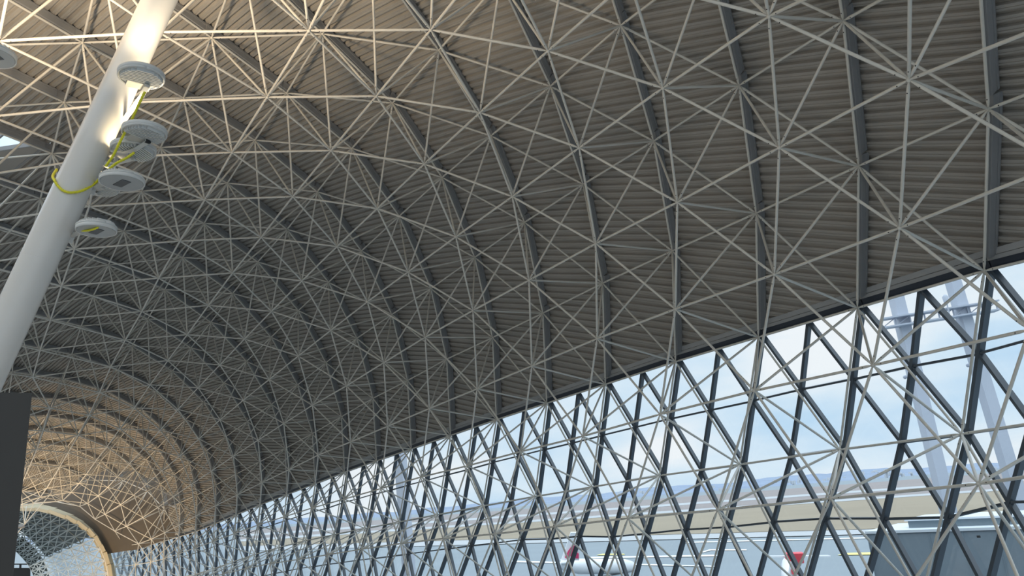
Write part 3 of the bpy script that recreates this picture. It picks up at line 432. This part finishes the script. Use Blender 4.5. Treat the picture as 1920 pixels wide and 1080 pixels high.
# ------------------------------------------------------------------ glazed wall below the eave
win = empty('window_1', PTS['U', 0, 3]); tag(win, 'tall sloping glass wall with dark slanted mullions', kind='structure')
GO = 0.12
def G(p, q, off=GO):
    """point of the glazing grid (half modules)"""
    pk, qk = math.floor(p + 1e-9), math.floor(q + 1e-9); fp, fq = p - pk, q - qk
    def u(a, b):
        return (PTS['U', a, b] + NRM[a, b] * off) if ('U', a, b) in PTS else None
    if fp < .1 and fq < .1: return u(pk, qk)
    if fq < .1: ks = ((pk, qk), (pk + 1, qk))
    elif fp < .1: ks = ((pk, qk), (pk, qk + 1))
    else: ks = ((pk + 1, qk), (pk, qk + 1))
    a, b = u(*ks[0]), u(*ks[1])
    return None if a is None or b is None else (a + b) / 2
rows = [EAVE + .5 * i for i in range(0, 9)]
def gnorm(p, q): 
    k = (int(round(p)), int(round(q)))
    return NRM.get(k, NRM.get((int(math.floor(p)), int(math.ceil(q))), np.array([0, -1.0, 0])))
half = [x / 2 for x in range(2 * -(NMAX), 2 * -NMIN + 1)]
def line_parts(name, pts, w, d0, d1, m):
    mb = MB()
    for a, b, nn in pts: mb.frame_bar(a, b, nn, w, d0, d1)
    if pts: mb.build(name, m, win)
for p in half:                                 # mullions that follow the purlins down
    pts = []
    for r0, r1 in zip(rows[:-1], rows[1:]):
        a, b = G(p, r0 - p), G(p, r1 - p)
        if a is not None and b is not None and r1 - p <= qend(3) - 1 and visible(a, b, .2): pts.append((a, b, gnorm(p, r0 - p)))
    line_parts('mullion', pts, 0.038, 0.0, 0.15, M['mullion'])
for k in [x / 2 for x in range(2 * -6, 2 * qend(3))]:      # the crossing family
    pts = []
    for r0, r1 in zip(rows[:-1], rows[1:]):
        a, b = G(r0 - k, k), G(r1 - k, k)
        if a is not None and b is not None and k <= qend(3) - 1 and visible(a, b, .2): pts.append((a, b, gnorm(r0 - k, k)))
    line_parts('diagonal_mullion', pts, 0.034, 0.01, 0.14, M['mullion'])
for r in rows[1:]:
    pts = []
    for p in half[:-1]:
        a, b = G(p, r - p), G(p + .5, r - p - .5)
        if a is not None and b is not None and r - p <= qend(3) - 1 and visible(a, b, .2): pts.append((a, b, gnorm(p, r - p)))
    line_parts('transom', pts, 0.024, 0.02, 0.11, M['mullion'])
gl = MB()
for r0, r1 in zip(rows[:-1], rows[1:]):
    for p in half[:-1]:
        P4 = [G(p, r0 - p, GO + .15), G(p + .5, r0 - p - .5, GO + .15), G(p + .5, r1 - p - .5, GO + .15), G(p, r1 - p, GO + .15)]
        if any(x is None for x in P4) or r1 - p > qend(3): continue
        gl.add(P4, [(0, 1, 3), (1, 2, 3)])
gl.build('window_pane', M['glass'], win)

# ------------------------------------------------------------------ arch at the end of the vault and the hall beyond it
ARCH1 = [(-60, 970), (-10, 957), (32, 953), (75, 954), (100, 960), (131, 972), (150, 983), (168, 998), (179, 1011), (188, 1028), (194, 1040), (200, 1062), (206, 1100)]
ARCH2 = [(-70, 1010), (-45, 1008), (-20, 1009), (-5, 1012), (8, 1017), (20, 1024), (30, 1033), (40, 1043), (48, 1052), (55, 1062), (60, 1072), (64, 1082), (68, 1100)]
X1, X2 = 60.0, 98.0
def onarch(x, y, c): v = ray(x, y); return CAMP + v * ((c - ANG @ CAMP) / (ANG @ v))
A1 = [onarch(x, y, 66.3) for x, y in ARCH1]; A2 = [onplane(x, y, 0, X2) for x, y in ARCH2]
mb = MB()
cen = np.mean(A1, axis=0) - np.array([0, 0, 3])
for a, b in zip(A1[:-1], A1[1:]):
    nn = unit(unit((a + b) / 2 - cen) * np.array([0, 1, 1]))
    mb.frame_bar(a, b, nn, 0.5, 0.0, 0.22); mb.frame_bar(a + [0.9, 0, 0], b + [0.9, 0, 0], nn, 0.12, -0.12, 0.5)
o = mb.build('trim_1', M['arch']); tag(o, 'cream steel arch at the far end of the vault', kind='structure')
# end wall above the arch
mb = MB()
EW = A1[:11] + [onarch(232, 1034, 66.3), onarch(262, 1030, 66.3), onarch(305, 1014, 66.3), onarch(345, 1001, 66.3)]
for i in range(14):
    a, b2 = EW[i] + [0.4, 0, 0], EW[i + 1] + [0.4, 0, 0]
    ta, tb = np.array([a[0], a[1], 16.0]), np.array([b2[0], b2[1], 16.0])
    mb.add([a, b2, tb, ta, a + [.2, 0, 0], b2 + [.2, 0, 0], tb + [.2, 0, 0], ta + [.2, 0, 0]], [(0, 1, 2, 3), (7, 6, 5, 4)])
o = mb.build('wall_end', M['endwall']); tag(o, 'dark end wall over the far arch', kind='structure')
NS, NK = 7, 18
def smooth(A, k):
    A = np.array(A); s = np.concatenate([[0], np.cumsum(np.linalg.norm(np.diff(A, axis=0), axis=1))]); s /= s[-1]
    t = np.linspace(0, 1, k); return np.stack([np.interp(t, s, A[:, j]) for j in range(3)], 1)
S1, S2 = smooth(A1, NK), smooth(A2, NK)
def FH(i, j): 
    f = i / NS; return S1[int(j)] * (1 - f) + S2[int(j)] * f
far = empty('vault_lattice', FH(4, 12)); tag(far, 'dim green grey lattice vault seen through the cream arch at the far end', 'vault lattice')
FCEN = (np.mean(A1, axis=0) + np.mean(A2, axis=0)) / 2 - np.array([0, 0, 4])
WALLJ = 11
J1 = min(j for j in range(NK) if pix(S1[j])[1] > 1009 and pix(S1[j])[0] > 100); J2 = min(j for j in range(NK) if pix(S2[j])[1] > 1048)
fh = MB(); fw = MB(); skinf = MB(); fg = MB()
def ndir(i, j):
    a = FH(i, max(j - 1, 0)); b = FH(i, min(j + 1, NK - 1)); d = unit(b - a); n = unit(np.cross(d, [1, 0, 0])); return n if n @ (a - FCEN) > 0 else -n
for i in range(NS + 1):
    for j in range(NK):
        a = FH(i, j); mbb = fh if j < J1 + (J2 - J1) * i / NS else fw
        if j + 1 < NK: mbb.loft(a, FH(i, j + 1), [(0, .045), (np.linalg.norm(FH(i, j + 1) - a), .045)], 5, 0, False)
        if i < NS:
            mbb.loft(a, FH(i + 1, j), [(0, .06), (np.linalg.norm(FH(i + 1, j) - a), .06)], 5, 0, False)
            if j + 1 < NK:
                e = FH(i + 1, j + 1); mbb.loft(a, e, [(0, .05), (np.linalg.norm(e - a), .05)], 5, 0, False)
                g0, g1 = FH(i + 1, j), FH(i, j + 1); mbb.loft(g0, g1, [(0, .05), (np.linalg.norm(g1 - g0), .05)], 5, 0, False)
                off = [ndir(i, j) * 1.6, ndir(i + 1, j) * 1.6, ndir(i + 1, j + 1) * 1.6, ndir(i, j + 1) * 1.6]
                quad = [FH(i, j) + off[0], FH(i + 1, j) + off[1], e + off[2], FH(i, j + 1) + off[3]]
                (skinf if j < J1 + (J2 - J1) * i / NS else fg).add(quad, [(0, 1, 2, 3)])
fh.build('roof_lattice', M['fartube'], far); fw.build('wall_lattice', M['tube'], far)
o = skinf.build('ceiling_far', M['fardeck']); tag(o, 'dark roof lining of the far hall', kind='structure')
o = fg.build('window_2', M['glass']); tag(o, 'glass wall of the far hall', kind='structure')
mb = MB()
for a, b in zip(A2[:-1], A2[1:]):
    nn = unit(unit((a + b) / 2 - (np.mean(A2, axis=0) - np.array([0, 0, 3]))) * np.array([0, 1, 1])); mb.frame_bar(a, b, nn, 0.4, 0.0, 1.3)
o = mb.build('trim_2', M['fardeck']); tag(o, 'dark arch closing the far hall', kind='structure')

def fx(px, py): return onplane(px, py, 0, X2 + 1.0)
mb = MB()
a, b2, c, d = fx(-60, 1065), fx(57, 1065), fx(57, 1110), fx(-60, 1110); th = np.array([.3, 0, 0])
mb.add([a, b2, c, d, a + th, b2 + th, c + th, d + th], [(0, 1, 2, 3), (7, 6, 5, 4), (0, 4, 5, 1), (1, 5, 6, 2)])
a, b2 = fx(-60, 1057.8), fx(52, 1057.8); mb.frame_bar(a, b2, [0, 0, 1], .08, -.06, .06)
a, b2 = fx(38.5, 1057), fx(38, 1066); mb.frame_bar(a, b2, [1, 0, 0], .1, -.06, .06)
o = mb.build('wall_far', M['black']); tag(o, 'black low wall and rail across the far opening', kind='structure')

# ------------------------------------------------------------------ room shell
mb = MB()
mb.box((5, 3, -0.2), 30, 22, 0.4)
mb.box((45, 3, -6.2), 120, 26, 0.4)
o = mb.build('floor', M['floor']); tag(o, 'grey terrazzo gallery floor and the lower concourse floor', kind='structure')
mb = MB(); mb.box((20, 15.0, 5), 90, 0.4, 22)  # added unseen wall, its height set to limit daylight from the landward side
o = mb.build('wall_added_left', M['wall']); tag(o, 'plain warm grey wall added out of view on the landward side to hold back daylight', kind='structure')

# ------------------------------------------------------------------ raking column with its lamps
CB = V((10.0869, 0.4411, 4.5138)); CT = V((9.62553, -0.644597, 8.53086)); CR = 0.205
_s = unit(np.cross(CT - CB, ray(170, 270))); _s = _s if (R.T @ _s)[0] > 0 else -_s
CB = CB + _s * 0.008; CT = CT + _s * 0.085; CD = unit(CT - CB)
def colpt(z): return CB + CD * ((z - CB[2]) / CD[2])
col = empty('column', colpt(0)); tag(col, 'white round leaning steel column carrying the floodlights', 'column')
mb = MB(); mb.loft(colpt(0.0), colpt(11.2), [(0, CR), (np.linalg.norm(colpt(11.2) - colpt(0)), CR)], 48); mb.build('shaft', M['column'], col)
mb = MB(); mb.loft(colpt(0.0), colpt(0.05), [(0, 0.42), (0.05, 0.42)], 32); mb.build('base_plate', M['steel'], col)
mb = MB(); mb.loft(colpt(11.1), colpt(11.5), [(0, CR * 1.02), (0.12, CR * 1.02), (0.4, 0.10)], 32); mb.build('head', M['column'], col)
vr = unit(ray(230, 280)); side = unit(np.cross(CD, vr)); side = side if (R.T @ side)[0] > 0 else -side     # to the right of the column as one faces it
RAIL = lambda z: colpt(z) + side * (CR + 0.10)
mb = MB(); mb.path([RAIL(6.15), RAIL(6.4), RAIL(6.65), RAIL(6.9)], 0.022, 10)
for z in (6.22, 6.82): mb.frame_bar(RAIL(z) - side * 0.14, RAIL(z) + side * 0.03, CD, 0.03, -0.03, 0.03)
mb.build('lamp_rail', M['steel'], col)
mb = MB(); pj = colpt(4.86); mb.loft(pj, pj + CD * 0.012, [(0, CR + 0.002), (0.012, CR + 0.002)], 48); mb.build('weld_ring', M['column'], col)

def lamp(px, py, d, rad, faces_up, label, foot, lit=False, yaw=0.0, group=None):
    c = at(px, py, d); f = np.array([0, 0, 1.0 if faces_up else -1.0])
    t = empty('floodlight', c); tag(t, label, 'floodlight')
    if group: t['group'] = group
    th = 0.075
    back, front = c - f * th / 2, c + f * th / 2
    mb = MB()
    mb.loft(back, front, [(0.0, rad * .30), (0.006, rad * .66), (0.018, rad * .88), (0.036, rad * .985), (0.052, rad), (th, rad), (th + .004, rad * .97), (th - .008, rad * .93)], 40)
    mb.build('housing', M['lamp'], t)
    aw = unit((c - foot) * [1, 1, 0]); lat = np.cross([0, 0, 1.0], aw)      # away from the column, and across
    mb = MB()                                  # parallel cooling fins on the outer part of the back
    for i in range(9):
        s = -0.22 + 1.0 * i / 8; hl = math.sqrt(max(0.01, 0.86 ** 2 - s * s)) * rad
        p = back + aw * s * rad
        mb.frame_bar(p - lat * hl, p + lat * hl, f, 0.007, -0.024 , 0.03)
    ring = [back + f * .022 + (aw * math.cos(k * math.pi / 16) + lat * math.sin(k * math.pi / 16)) * rad * .95 for k in range(33)]
    mb.path(ring, .014, 6); mb.build('heat_sink', M['lamp'], t)
    mb = MB(); mb.box(back - aw * rad * .52 - f * .002, rad * .55, rad * 1.0, .05, (aw, lat, f)); mb.build('driver_box', M['steel'], t)
    mb = MB(); mb.loft(front - f * 0.012, front + f * 0.001, [(0, rad * .93), (0.010, rad * .93), (0.013, rad * .90)], 40)
    ln = mb.build('lens', M['lit'] if lit else M['lens'], t)
    mb = MB(); mb.box(front + f * 0.004, rad * .42, rad * .85, 0.006, (lat, aw, f)); 
    if not lit:
        mb.build('led_panel', M['led'], ln)
    # bent bracket plate from the column over the back of the lamp to the pivot knob
    h = -f * 0.085; kn = back - aw * rad * .15 + lat * rad * .30 + h * .55
    k1 = back - aw * rad * 1.0 + lat * rad * .25 + h; k0 = foot
    mb = MB(); mb.frame_bar(k1, kn, f, 0.032, -0.004, 0.004); mb.frame_bar(kn - lat * .01, kn - lat * .01 - h * .6, aw, 0.025, -0.004, 0.004)
    yo = mb.build('bracket', M['lamp'], t)
    mb = MB(); mb.loft(kn - lat * .03, kn + lat * .03, [(0, .024), (.045, .024), (.06, .016)], 14); mb.build('pivot_knob', M['bolt'] if not lit else M['steel'], yo)
    mb = MB(); mb.frame_bar(k0, k1, f, 0.032, -0.005, 0.005); mb.frame_bar(k0 - CD * .07, k0 + CD * .07, unit(k1 - k0), 0.045, -0.02, 0.01)
    mb.build('mounting_arm', M['steel'], t)
    return t, c
z_at = lambda px, py, d: at(px, py, d)[2]
def foot(z): return colpt(z) + side * (CR - 0.005)
l1, c1 = lamp(265, 143, 9.05, .265, True, 'topmost floodlight on the leaning column, facing up and glowing against the white paint', foot(z_at(250, 165, 9.05)), True, 0.2)
l2, c2 = lamp(271, 248, 9.15, .258, True, 'grey finned floodlight below the glowing one, its ribbed back turned to the viewer', foot(z_at(230, 262, 9.2)), False, 0.9)
l3, c3 = lamp(250, 281, 9.45, .268, True, 'cream lit floodlight tucked just under the grey finned one', foot(z_at(228, 296, 9.4)), True, 0.3)
l4, c4_ = lamp(229, 338, 8.95, .25, False, 'unlit downward floodlight with grey lens beside the yellow conduit loop', foot(z_at(198, 318, 9.0)), False, 0.5)
l4b, c4b = lamp(193, 352, 9.75, .2, True, 'small upward floodlight half hidden behind the column edge under the lens-down one', colpt(z_at(190, 345, 9.5)) + unit(ray(193, 352)) * (CR - .005), True, 0.5)
l5, c5 = lamp(181, 428, 8.75, .218, False, 'lowest floodlight on the leaning column, unlit and facing down', foot(z_at(160, 412, 8.8)), False, 0.6)
def uplight(c, power, ang, name, aim=(0, 0, 1), col=(1, 0.82, 0.58), rad=0.2):
    ld = bpy.data.lights.new(name, 'SPOT'); ld.energy = power; ld.color = col; ld.spot_size = ang; ld.spot_blend = 0.6; ld.shadow_soft_size = rad
    o = bpy.data.objects.new(name, ld); COL.objects.link(o); o.location = tuple(map(float, V(c) + unit(aim) * 0.12))
    o.rotation_euler = Vector(unit(aim).tolist()).to_track_quat('-Z', 'Y').to_euler(); return o
uplight(c1, UP1, math.radians(100), 'uplight_beam', rad=.12)
uplight(c3, UP2, math.radians(130), 'uplight_beam', aim=(.1, -.7, 1)); uplight(c4b, UP4, math.radians(130), 'uplight_beam', aim=(.5, .1, 1), rad=.1)
uplight(colpt(6.5) + [.4, 2.9, 0], UP3, math.radians(150), 'uplight_beam', rad=.5, col=(1, .77, .50))  # added unseen uplight without a lamp body, warms the upper left roof

# second column out of view on the left, whose lamp reaches into the picture
off2 = V((0.4, 2.6, 0))
mb = MB(); mb.loft(colpt(0) + off2, colpt(11.2) + off2, [(0, CR), (11.6, CR)], 40)
o = mb.build('column', M['column']); tag(o, kind='structure')
fz = z_at(-12, 103, 8.6)
l6, c6 = lamp(-13, 103, 8.6, .235, False, 'grey floodlight cut by the left edge of the picture near the top', colpt(fz + .25) + off2 - unit(np.cross(CD, [1, 0, 0])) * 0 + unit(at(-13, 103, 8.6) - colpt(fz) - off2) * CR, False, 0.5)

# yellow corrugated conduit
def corrug(pix_pts, name, label, r=0.017):
    P = [at(x, y, d) for x, y, d in pix_pts]; out = []
    n = len(P)
    def cr_(i, t):
        a, b, c, d = P[max(i - 1, 0)], P[i], P[i + 1], P[min(i + 2, n - 1)]
        return 0.5 * (2 * b + (c - a) * t + (2 * a - 5 * b + 4 * c - d) * t * t + (3 * b - a - 3 * c + d) * t ** 3)
    for i in range(n - 1):
        k = max(4, int(np.linalg.norm(P[i + 1] - P[i]) / 0.008))
        out += [cr_(i, j / k) for j in range(k)]
    out.append(P[-1])
    mb = MB(); mb.path(out, [r if (i // 2) % 2 else r * 0.82 for i in range(len(out))], 8)
    o = mb.build(name, M['cable']); tag(o, label, 'conduit')
corrug([(272, 172, 9.0), (262, 192, 9.0), (248, 222, 9.02), (236, 245, 9.05), (224, 268, 9.08), (212, 292, 9.1), (198, 312, 9.1)], 'conduit', 'straight yellow corrugated conduit running down from the glowing floodlight')
def colfront(px, py, off=0.02):
    o = CAMP - CB; v = ray(px, py); op, vp = o - CD * (o @ CD), v - CD * (v @ CD); rr = CR + off
    A, B_, C_ = vp @ vp, 2 * op @ vp, op @ op - rr * rr; D = B_ * B_ - 4 * A * C_
    return (-B_ - math.sqrt(max(D, 0))) / (2 * A)
corrug([(252, 286, 9.2), (236, 297, 9.15), (220, 305, 9.1), (206, 316, 9.05)] + [(x, y, colfront(x, y)) for x, y in ((180, 342), (158, 356), (136, 361), (120, 358), (108, 348), (102, 338))] + [(99, 330, colfront(99, 330) + .12), (106, 318, colfront(106, 318) + .42)], 'conduit', 'yellow corrugated conduit looped round the white leaning column')
corrug([(143, 428, 8.85), (152, 432, 8.72), (166, 432, 8.66), (180, 428, 8.62), (191, 421, 8.66)], 'conduit', 'short yellow conduit lying over the lowest floodlight', 0.014)

# charcoal panel standing close by on the left
pr = at(60, 737, 4.6); fwd = unit(ray(60, 900) * [1, 1, 0]); lft = np.array([-fwd[1], fwd[0], 0]); H = pr[2]
pn = empty('display_panel', pr * [1, 1, 0]); tag(pn, 'charcoal upright panel standing before the foot of the white column at the left edge', 'panel')
mb = MB(); cpt = pr + lft * 0.6 + fwd * 0.06; mb.box((cpt[0], cpt[1], H / 2), 1.2, 0.12, H, (lft, fwd, np.array([0, 0, 1.0]))); mb.build('board', M['panel'], pn)
mb = MB(); mb.box((cpt[0], cpt[1], 0.03), 1.3, 0.5, 0.06, (lft, fwd, np.array([0, 0, 1.0]))); mb.build('base_plate', M['black'], pn)

# ------------------------------------------------------------------ outside
mb = MB(); mb.add([(-9000, -9000, GZ), (9000, -9000, GZ), (9000, 9000, GZ), (-9000, 9000, GZ)], [(0, 1, 2, 3)])
o = mb.build('ground', M['apron']); tag(o, 'blue grey apron concrete outside the glass', kind='structure')
def strip(name, l0, l1, m, dz, label):
    """a band of ground between two lines, each known by two pixels"""
    def ends(l):
        (x0, y0), (x1, y1) = l; f = lambda x: gp(x, y0 + (y1 - y0) * (x - x0) / (x1 - x0)); return f(450), f(2300)
    a, b = ends(l0); c, d = ends(l1); up = np.array([0, 0, dz])
    mb = MB(); mb.add([a + up, b + up, d + up, c + up], [(0, 1, 2, 3)]); o = mb.build(name, m); tag(o, label, kind='structure'); return o
ln = lambda y0, y1: ((1280, y0), (1700, y1))
strip('field_far', ln(932, 900), ln(944, 914), M['grassb'], .5, 'purple brown far field')
strip('runway_far', ln(944, 914), ln(948, 918), M['runway'], .5, 'pale far runway')
strip('field_middle', ln(948, 918), ln(957, 929), M['grassb'], .4, 'brown field between the runways')
strip('runway_near', ln(957, 929), ln(961, 933), M['runway'], .4, 'pale near runway')
strip('grass_field', ln(961, 933), ln(1003, 992), M['grass'], .3, 'dry tan grass beside the runway')
strip('taxiway_edge', ln(1003, 992), ln(1012, 1001), M['runway'], .2, 'pale taxiway edge')
def patch(name, pts, m, label, z=0.12):
    mb = MB(); mb.add([gp(x, y) + [0, 0, z] for x, y in pts], [tuple(range(len(pts)))]); o = mb.build(name, m); tag(o, label, kind='structure')
patch('taxiway_marking', [(1280, 1017), (1640, 1008), (1640, 1010), (1280, 1019)], M['mark'], 'long white line along the apron edge')
patch('apron_marking', [(1312, 1037), (1330, 1031), (1400, 1031), (1400, 1033), (1333, 1033), (1318, 1037)], M['mark'], 'white angled outline painted on the apron')
patch('apron_marking', [(1570, 1042), (1585, 1038), (1650, 1036), (1650, 1041)], M['markyel'], 'yellow wedge painted on the apron')
patch('apron_marking', [(1118, 1042), (1130, 1039), (1170, 1039), (1172, 1041)], M['markyel'], 'yellow streak on the apron by the tail fin')
patch('apron_marking', [(1100, 1045), (1345, 1041), (1345, 1044), (1100, 1048)], M['mark'], 'broad pale band painted across the apron')
patch('apron_marking', [(960, 1052), (1340, 1062), (1340, 1064), (960, 1055)], M['mark'], 'thin pale line on the near apron')
# hills
HP = [(-200, 1020), (300, 985), (600, 962), (760, 952), (900, 938), (1050, 924), (1160, 916), (1280, 904), (1380, 899), (1470, 886), (1560, 884), (1640, 873), (1720, 872), (1800, 866), (1880, 861), (1960, 848), (2100, 836), (2400, 800), (2900, 760)]
def hills(name, d, lift, m, label, jit):
    xs = np.arange(-200, 2900, 14); ys = np.interp(xs, [h[0] for h in HP], [h[1] for h in HP]); mb = MB(); vs = []
    j = 0
    for i, (x, y) in enumerate(zip(xs, ys)):
        j = 0.75 * j + rng.normal(0, jit); c = at(x, y + lift + j, d); f = at(x, y + 60, d * .72); b = at(x, y + 60, d * 1.2)
        vs += [[f[0], f[1], GZ], (c + f * .0), [b[0], b[1], GZ]]
    n = len(xs); fs = []
    for i in range(n - 1):
        a = 3 * i; fs += [(a, a + 3, a + 4, a + 1), (a + 1, a + 4, a + 5, a + 2)]
    mb.add(vs, fs); o = mb.build(name, m); tag(o, label, kind='structure')
hills('hills', 5200, 6, M['hill'], 'wooded hills on the horizon, distance haze put into their blue grey colour', 0.9)
mb = MB()
for _ in range(60):
    x = rng.choice([1360, 1480, 1540, 1640, 1655, 1720, 1880, 1200]) + rng.normal(0, 22); y = np.interp(x, [h[0] for h in HP], [h[1] for h in HP]) + rng.uniform(9, 22)
    c = at(x, y, 3600); mb.box(c, rng.uniform(6, 14), rng.uniform(6, 14), rng.uniform(6, 20))
o = mb.build('houses', M['house']); tag(o, 'far pale houses scattered along the foot of the hills', 'houses', kind='stuff')

# two vertical masts joined by a service platform
gt = empty('mast_gantry', at(1770, 922, 37.5) * [1, 1, 0] + [0, 0, GZ]); tag(gt, 'pair of tall lilac grey masts with a service platform outside the glass', 'gantry')
def vert_leg(top, bot, d, w):
    T = at(*top, d); v = ray(*bot); k = math.hypot(T[0], T[1]) / math.hypot(v[0], v[1]); B = CAMP + v * k
    dirn = unit(T - B); return T + dirn * 6, B - dirn * ((B[2] - GZ) / dirn[2]), dirn
fdir = unit(ray(1760, 700) * [1, 1, 0]); sdir = np.array([-fdir[1], fdir[0], 0])
ang = 0.55; u1 = fdir * math.cos(ang) + sdir * math.sin(ang); 
for top, bot in (((1681, 560), (1769, 922)), ((1789, 535), (1887, 860))):
    T, B, dn = vert_leg(top, bot, 37.5, .6); mb = MB(); mb.frame_bar(B, T, u1, 0.27, -0.27, 0.27); mb.build('mast', M['gantry'], gt)
mb = MB()
pa, pb = at(1652, 604, 36.8), at(1868, 570, 36.8); pb[2] = pa[2] + (pb[2] - pa[2]); upz = np.array([0, 0, 1.0])
for zz in (0.12, -0.32): mb.frame_bar(pa + upz * zz, pb + upz * (zz), upz, 0.32, -0.035, 0.035)
for i in range(9):
    f = i / 8; p = pa + (pb - pa) * f; mb.frame_bar(p - upz * .3, p + upz * .12, unit(pb - pa), 0.03, -0.03, 0.03)
    if i < 8: q = pa + (pb - pa) * (i + 1) / 8; mb.frame_bar(p - upz * .3, q + upz * .1, fdir, 0.02, -0.02, 0.02)
mb.build('service_platform', M['gantry'], gt)
mb = MB(); p = at(1773, 560, 36.6); mb.loft(p - upz * .2, p + upz * .2, [(0, .12), (.3, .14), (.4, .05)], 12); mb.frame_bar(p - upz * .8, p, fdir, .03, -.03, .03); mb.build('platform_lamp', M['gantry'], gt)
for x, y in ((1697, 707), (1815, 685)):
    p = at(x, y, 37.0); e = at(x + 22, y + 3, 37.4); mb = MB(); mb.path([p, (p + e) / 2, e], 0.05, 8); mb.ball(p, 0.1, 10, 6); mb.build('signal_lamp', M['gantry'], gt)
# lone pale mast further off
T, B, dn = vert_leg((750, 850), (758, 955), 56.0, .6); mb = MB(); mb.frame_bar(B, T, fdir, .34, -.34, .34); mb.loft(B, B + dn * .3, [(0, .7), (.3, .7)], 16)
o = mb.build('mast', M['gantry']); tag(o, 'single pale square mast standing outside the middle of the glass wall', 'mast')

# boarding bridge block at the lower right
P0 = at(1626, 1001, 30); zt = P0[2]; P1 = onplane(2010, 989, 2, zt); ex = unit((P1 - P0) * [1, 1, 0]); ey = np.array([-ex[1], ex[0], 0]); ey = ey if ey @ fdir > 0 else -ey
Lb = np.linalg.norm(P1 - P0); ez = np.array([0, 0, 1.0])
bb = empty('boarding_bridge', (P0[0], P0[1], GZ)); tag(bb, 'slate grey boarding bridge block with a pale coping at the lower right', 'building')
mb = MB(); cz = (zt + GZ) / 2; c = P0 + ex * Lb / 2 + ey * 2.2; mb.box((c[0], c[1], cz), Lb, 4.4, zt - GZ, (ex, ey, ez))
for i in range(7): q = P0 + ex * (Lb * i / 6) - ey * .01; mb.box((q[0], q[1], cz), 0.03, 0.03, zt - GZ, (ex, ey, ez))
mb.build('walls', M['bridge'], bb)
mb = MB(); mb.box((c[0], c[1], zt + .05), Lb + .12, 4.5, 0.10, (ex, ey, ez)); mb.build('coping', M['bridgetrim'], bb)
c2b = P0 + ex * (1.3 + (Lb - 1.3) / 2) + ey * 2.6
mb = MB(); mb.box((c2b[0], c2b[1], zt + .22), Lb - 1.3, 3.0, .30, (ex, ey, ez)); mb.build('window_strip', M['bridgeglass'], bb)
mb = MB(); mb.box((c2b[0], c2b[1], zt + .40), Lb - 1.1, 3.2, .07, (ex, ey, ez)); mb.build('roof', M['bridgetrim'], bb)
mb = MB(); q = at(1835, 1006, 26.9); mb.box(q, .1, .12, .08, (ex, ey, ez)); mb.build('wall_lamp', M['black'], bb)

# aircraft with a crimson and white fin, seen from the side
def fin(mb, pts, d, th, mi=0):
    P = [at(x, y, d) for x, y in pts]; nrm = unit(np.cross(P[1] - P[0], P[2] - P[0])); k = len(P)
    mb.add([p + nrm * th for p in P] + [p - nrm * th for p in P], [tuple(range(k)), tuple(reversed(range(k, 2 * k)))] + [(i, i + k, (i + 1) % k + k, (i + 1) % k) for i in range(k)], False, mi)
D1 = 130.0
ap = empty('airplane', at(1075, 1085, D1)); tag(ap, 'parked airplane with a crimson patterned tail fin outside the lower middle of the glass', 'airplane')
mb = MB(); fin(mb, [(1070, 998), (1086, 998), (1087, 1022), (1086, 1050), (1052, 1050), (1060, 1028)], D1, .18); tf = mb.build('tail_fin', M['planewhite'], ap)
mb = MB(); fin(mb, [(1074, 1022), (1083, 1027), (1078, 1034), (1085, 1038), (1085, 1047), (1074, 1046), (1068, 1041), (1064, 1048), (1059, 1045), (1066, 1032)], D1 - .3, .12); mb.build('fin_emblem', M['planecrimson'], tf)
mb = MB(); a, b = at(1042, 1062, D1 - 1), at(1190, 1062, D1 + 14); L = np.linalg.norm(b - a); mb.loft(a, b, [(0, .25), (2.5, .8), (6, 1.3), (L * .85, 1.35), (L * .95, 1.0), (L, .2)], 24); mb.build('fuselage', M['planewhite'], ap)
mb = MB(); a = at(1060, 1054, D1); dd = unit(ray(1060, 1054) * [1, 1, 0])
for s in (1, -1): mb.frame_bar(a, a + dd * s * 4.2 + [0, 0, .2], [0, 0, 1.0], .8, -.08, .08)
mb.build('tailplane', M['planewhite'], ap)
# aircraft with a red T-tail, seen end-on
D2 = 95.0
ar = empty('airplane', at(1486, 1110, D2)); tag(ar, 'airplane with a red T-shaped tail seen end-on outside the right of the glass', 'airplane')
mb = MB(); a, b = at(1437, 1043.5, D2), at(1555, 1042.5, D2); mb.frame_bar(a, b, [0, 0, 1.0], .45, -.09, .09); mb.build('tailplane', M['planewhite'], ar)
mb = MB(); fin(mb, [(1474, 1037), (1505, 1036), (1506, 1054), (1497, 1056), (1484, 1052), (1473, 1048)], D2 - .6, .3); mb.build('tail_fin', M['planered'], ar)
mb = MB(); fin(mb, [(1483, 1052), (1498, 1056), (1503, 1082), (1478, 1082)], D2, .25); mb.build('fin_root', M['planewhite'], ar)
mb = MB(); fin(mb, [(1484, 1069), (1494, 1069), (1495, 1076), (1485, 1076)], D2 - .5, .2); mb.build('red_flash', M['planered'], ar)
mb = MB(); a = at(1486, 1092, D2 - 2); b = a + unit(ray(1486, 1000) * [1, 1, 0]) * 24; mb.loft(a, b, [(0, .3), (3, .9), (7, 1.35), (21, 1.35), (24, .3)], 24); mb.build('fuselage', M['planewhite'], ar)

# warm uplights of the far columns, by the arch
for (x, y, z, pw) in FARLIGHTS:
    t = empty('floodlight', (x, y, z)); tag(t, kind='structure')
    mb = MB(); mb.loft((x, y, z - .1), (x, y, z), [(0, .12), (.05, .24), (.1, .25)], 20); mb.box((x, y, (z - 6) / 2 - .1), .12, .12, z + 5.8); mb.build('lamp_post', M['lamp'], t)
    uplight((x, y, z), pw, math.radians(150), 'far_uplight', aim=(0.75, -0.3, 1), col=(1, .70, .38))
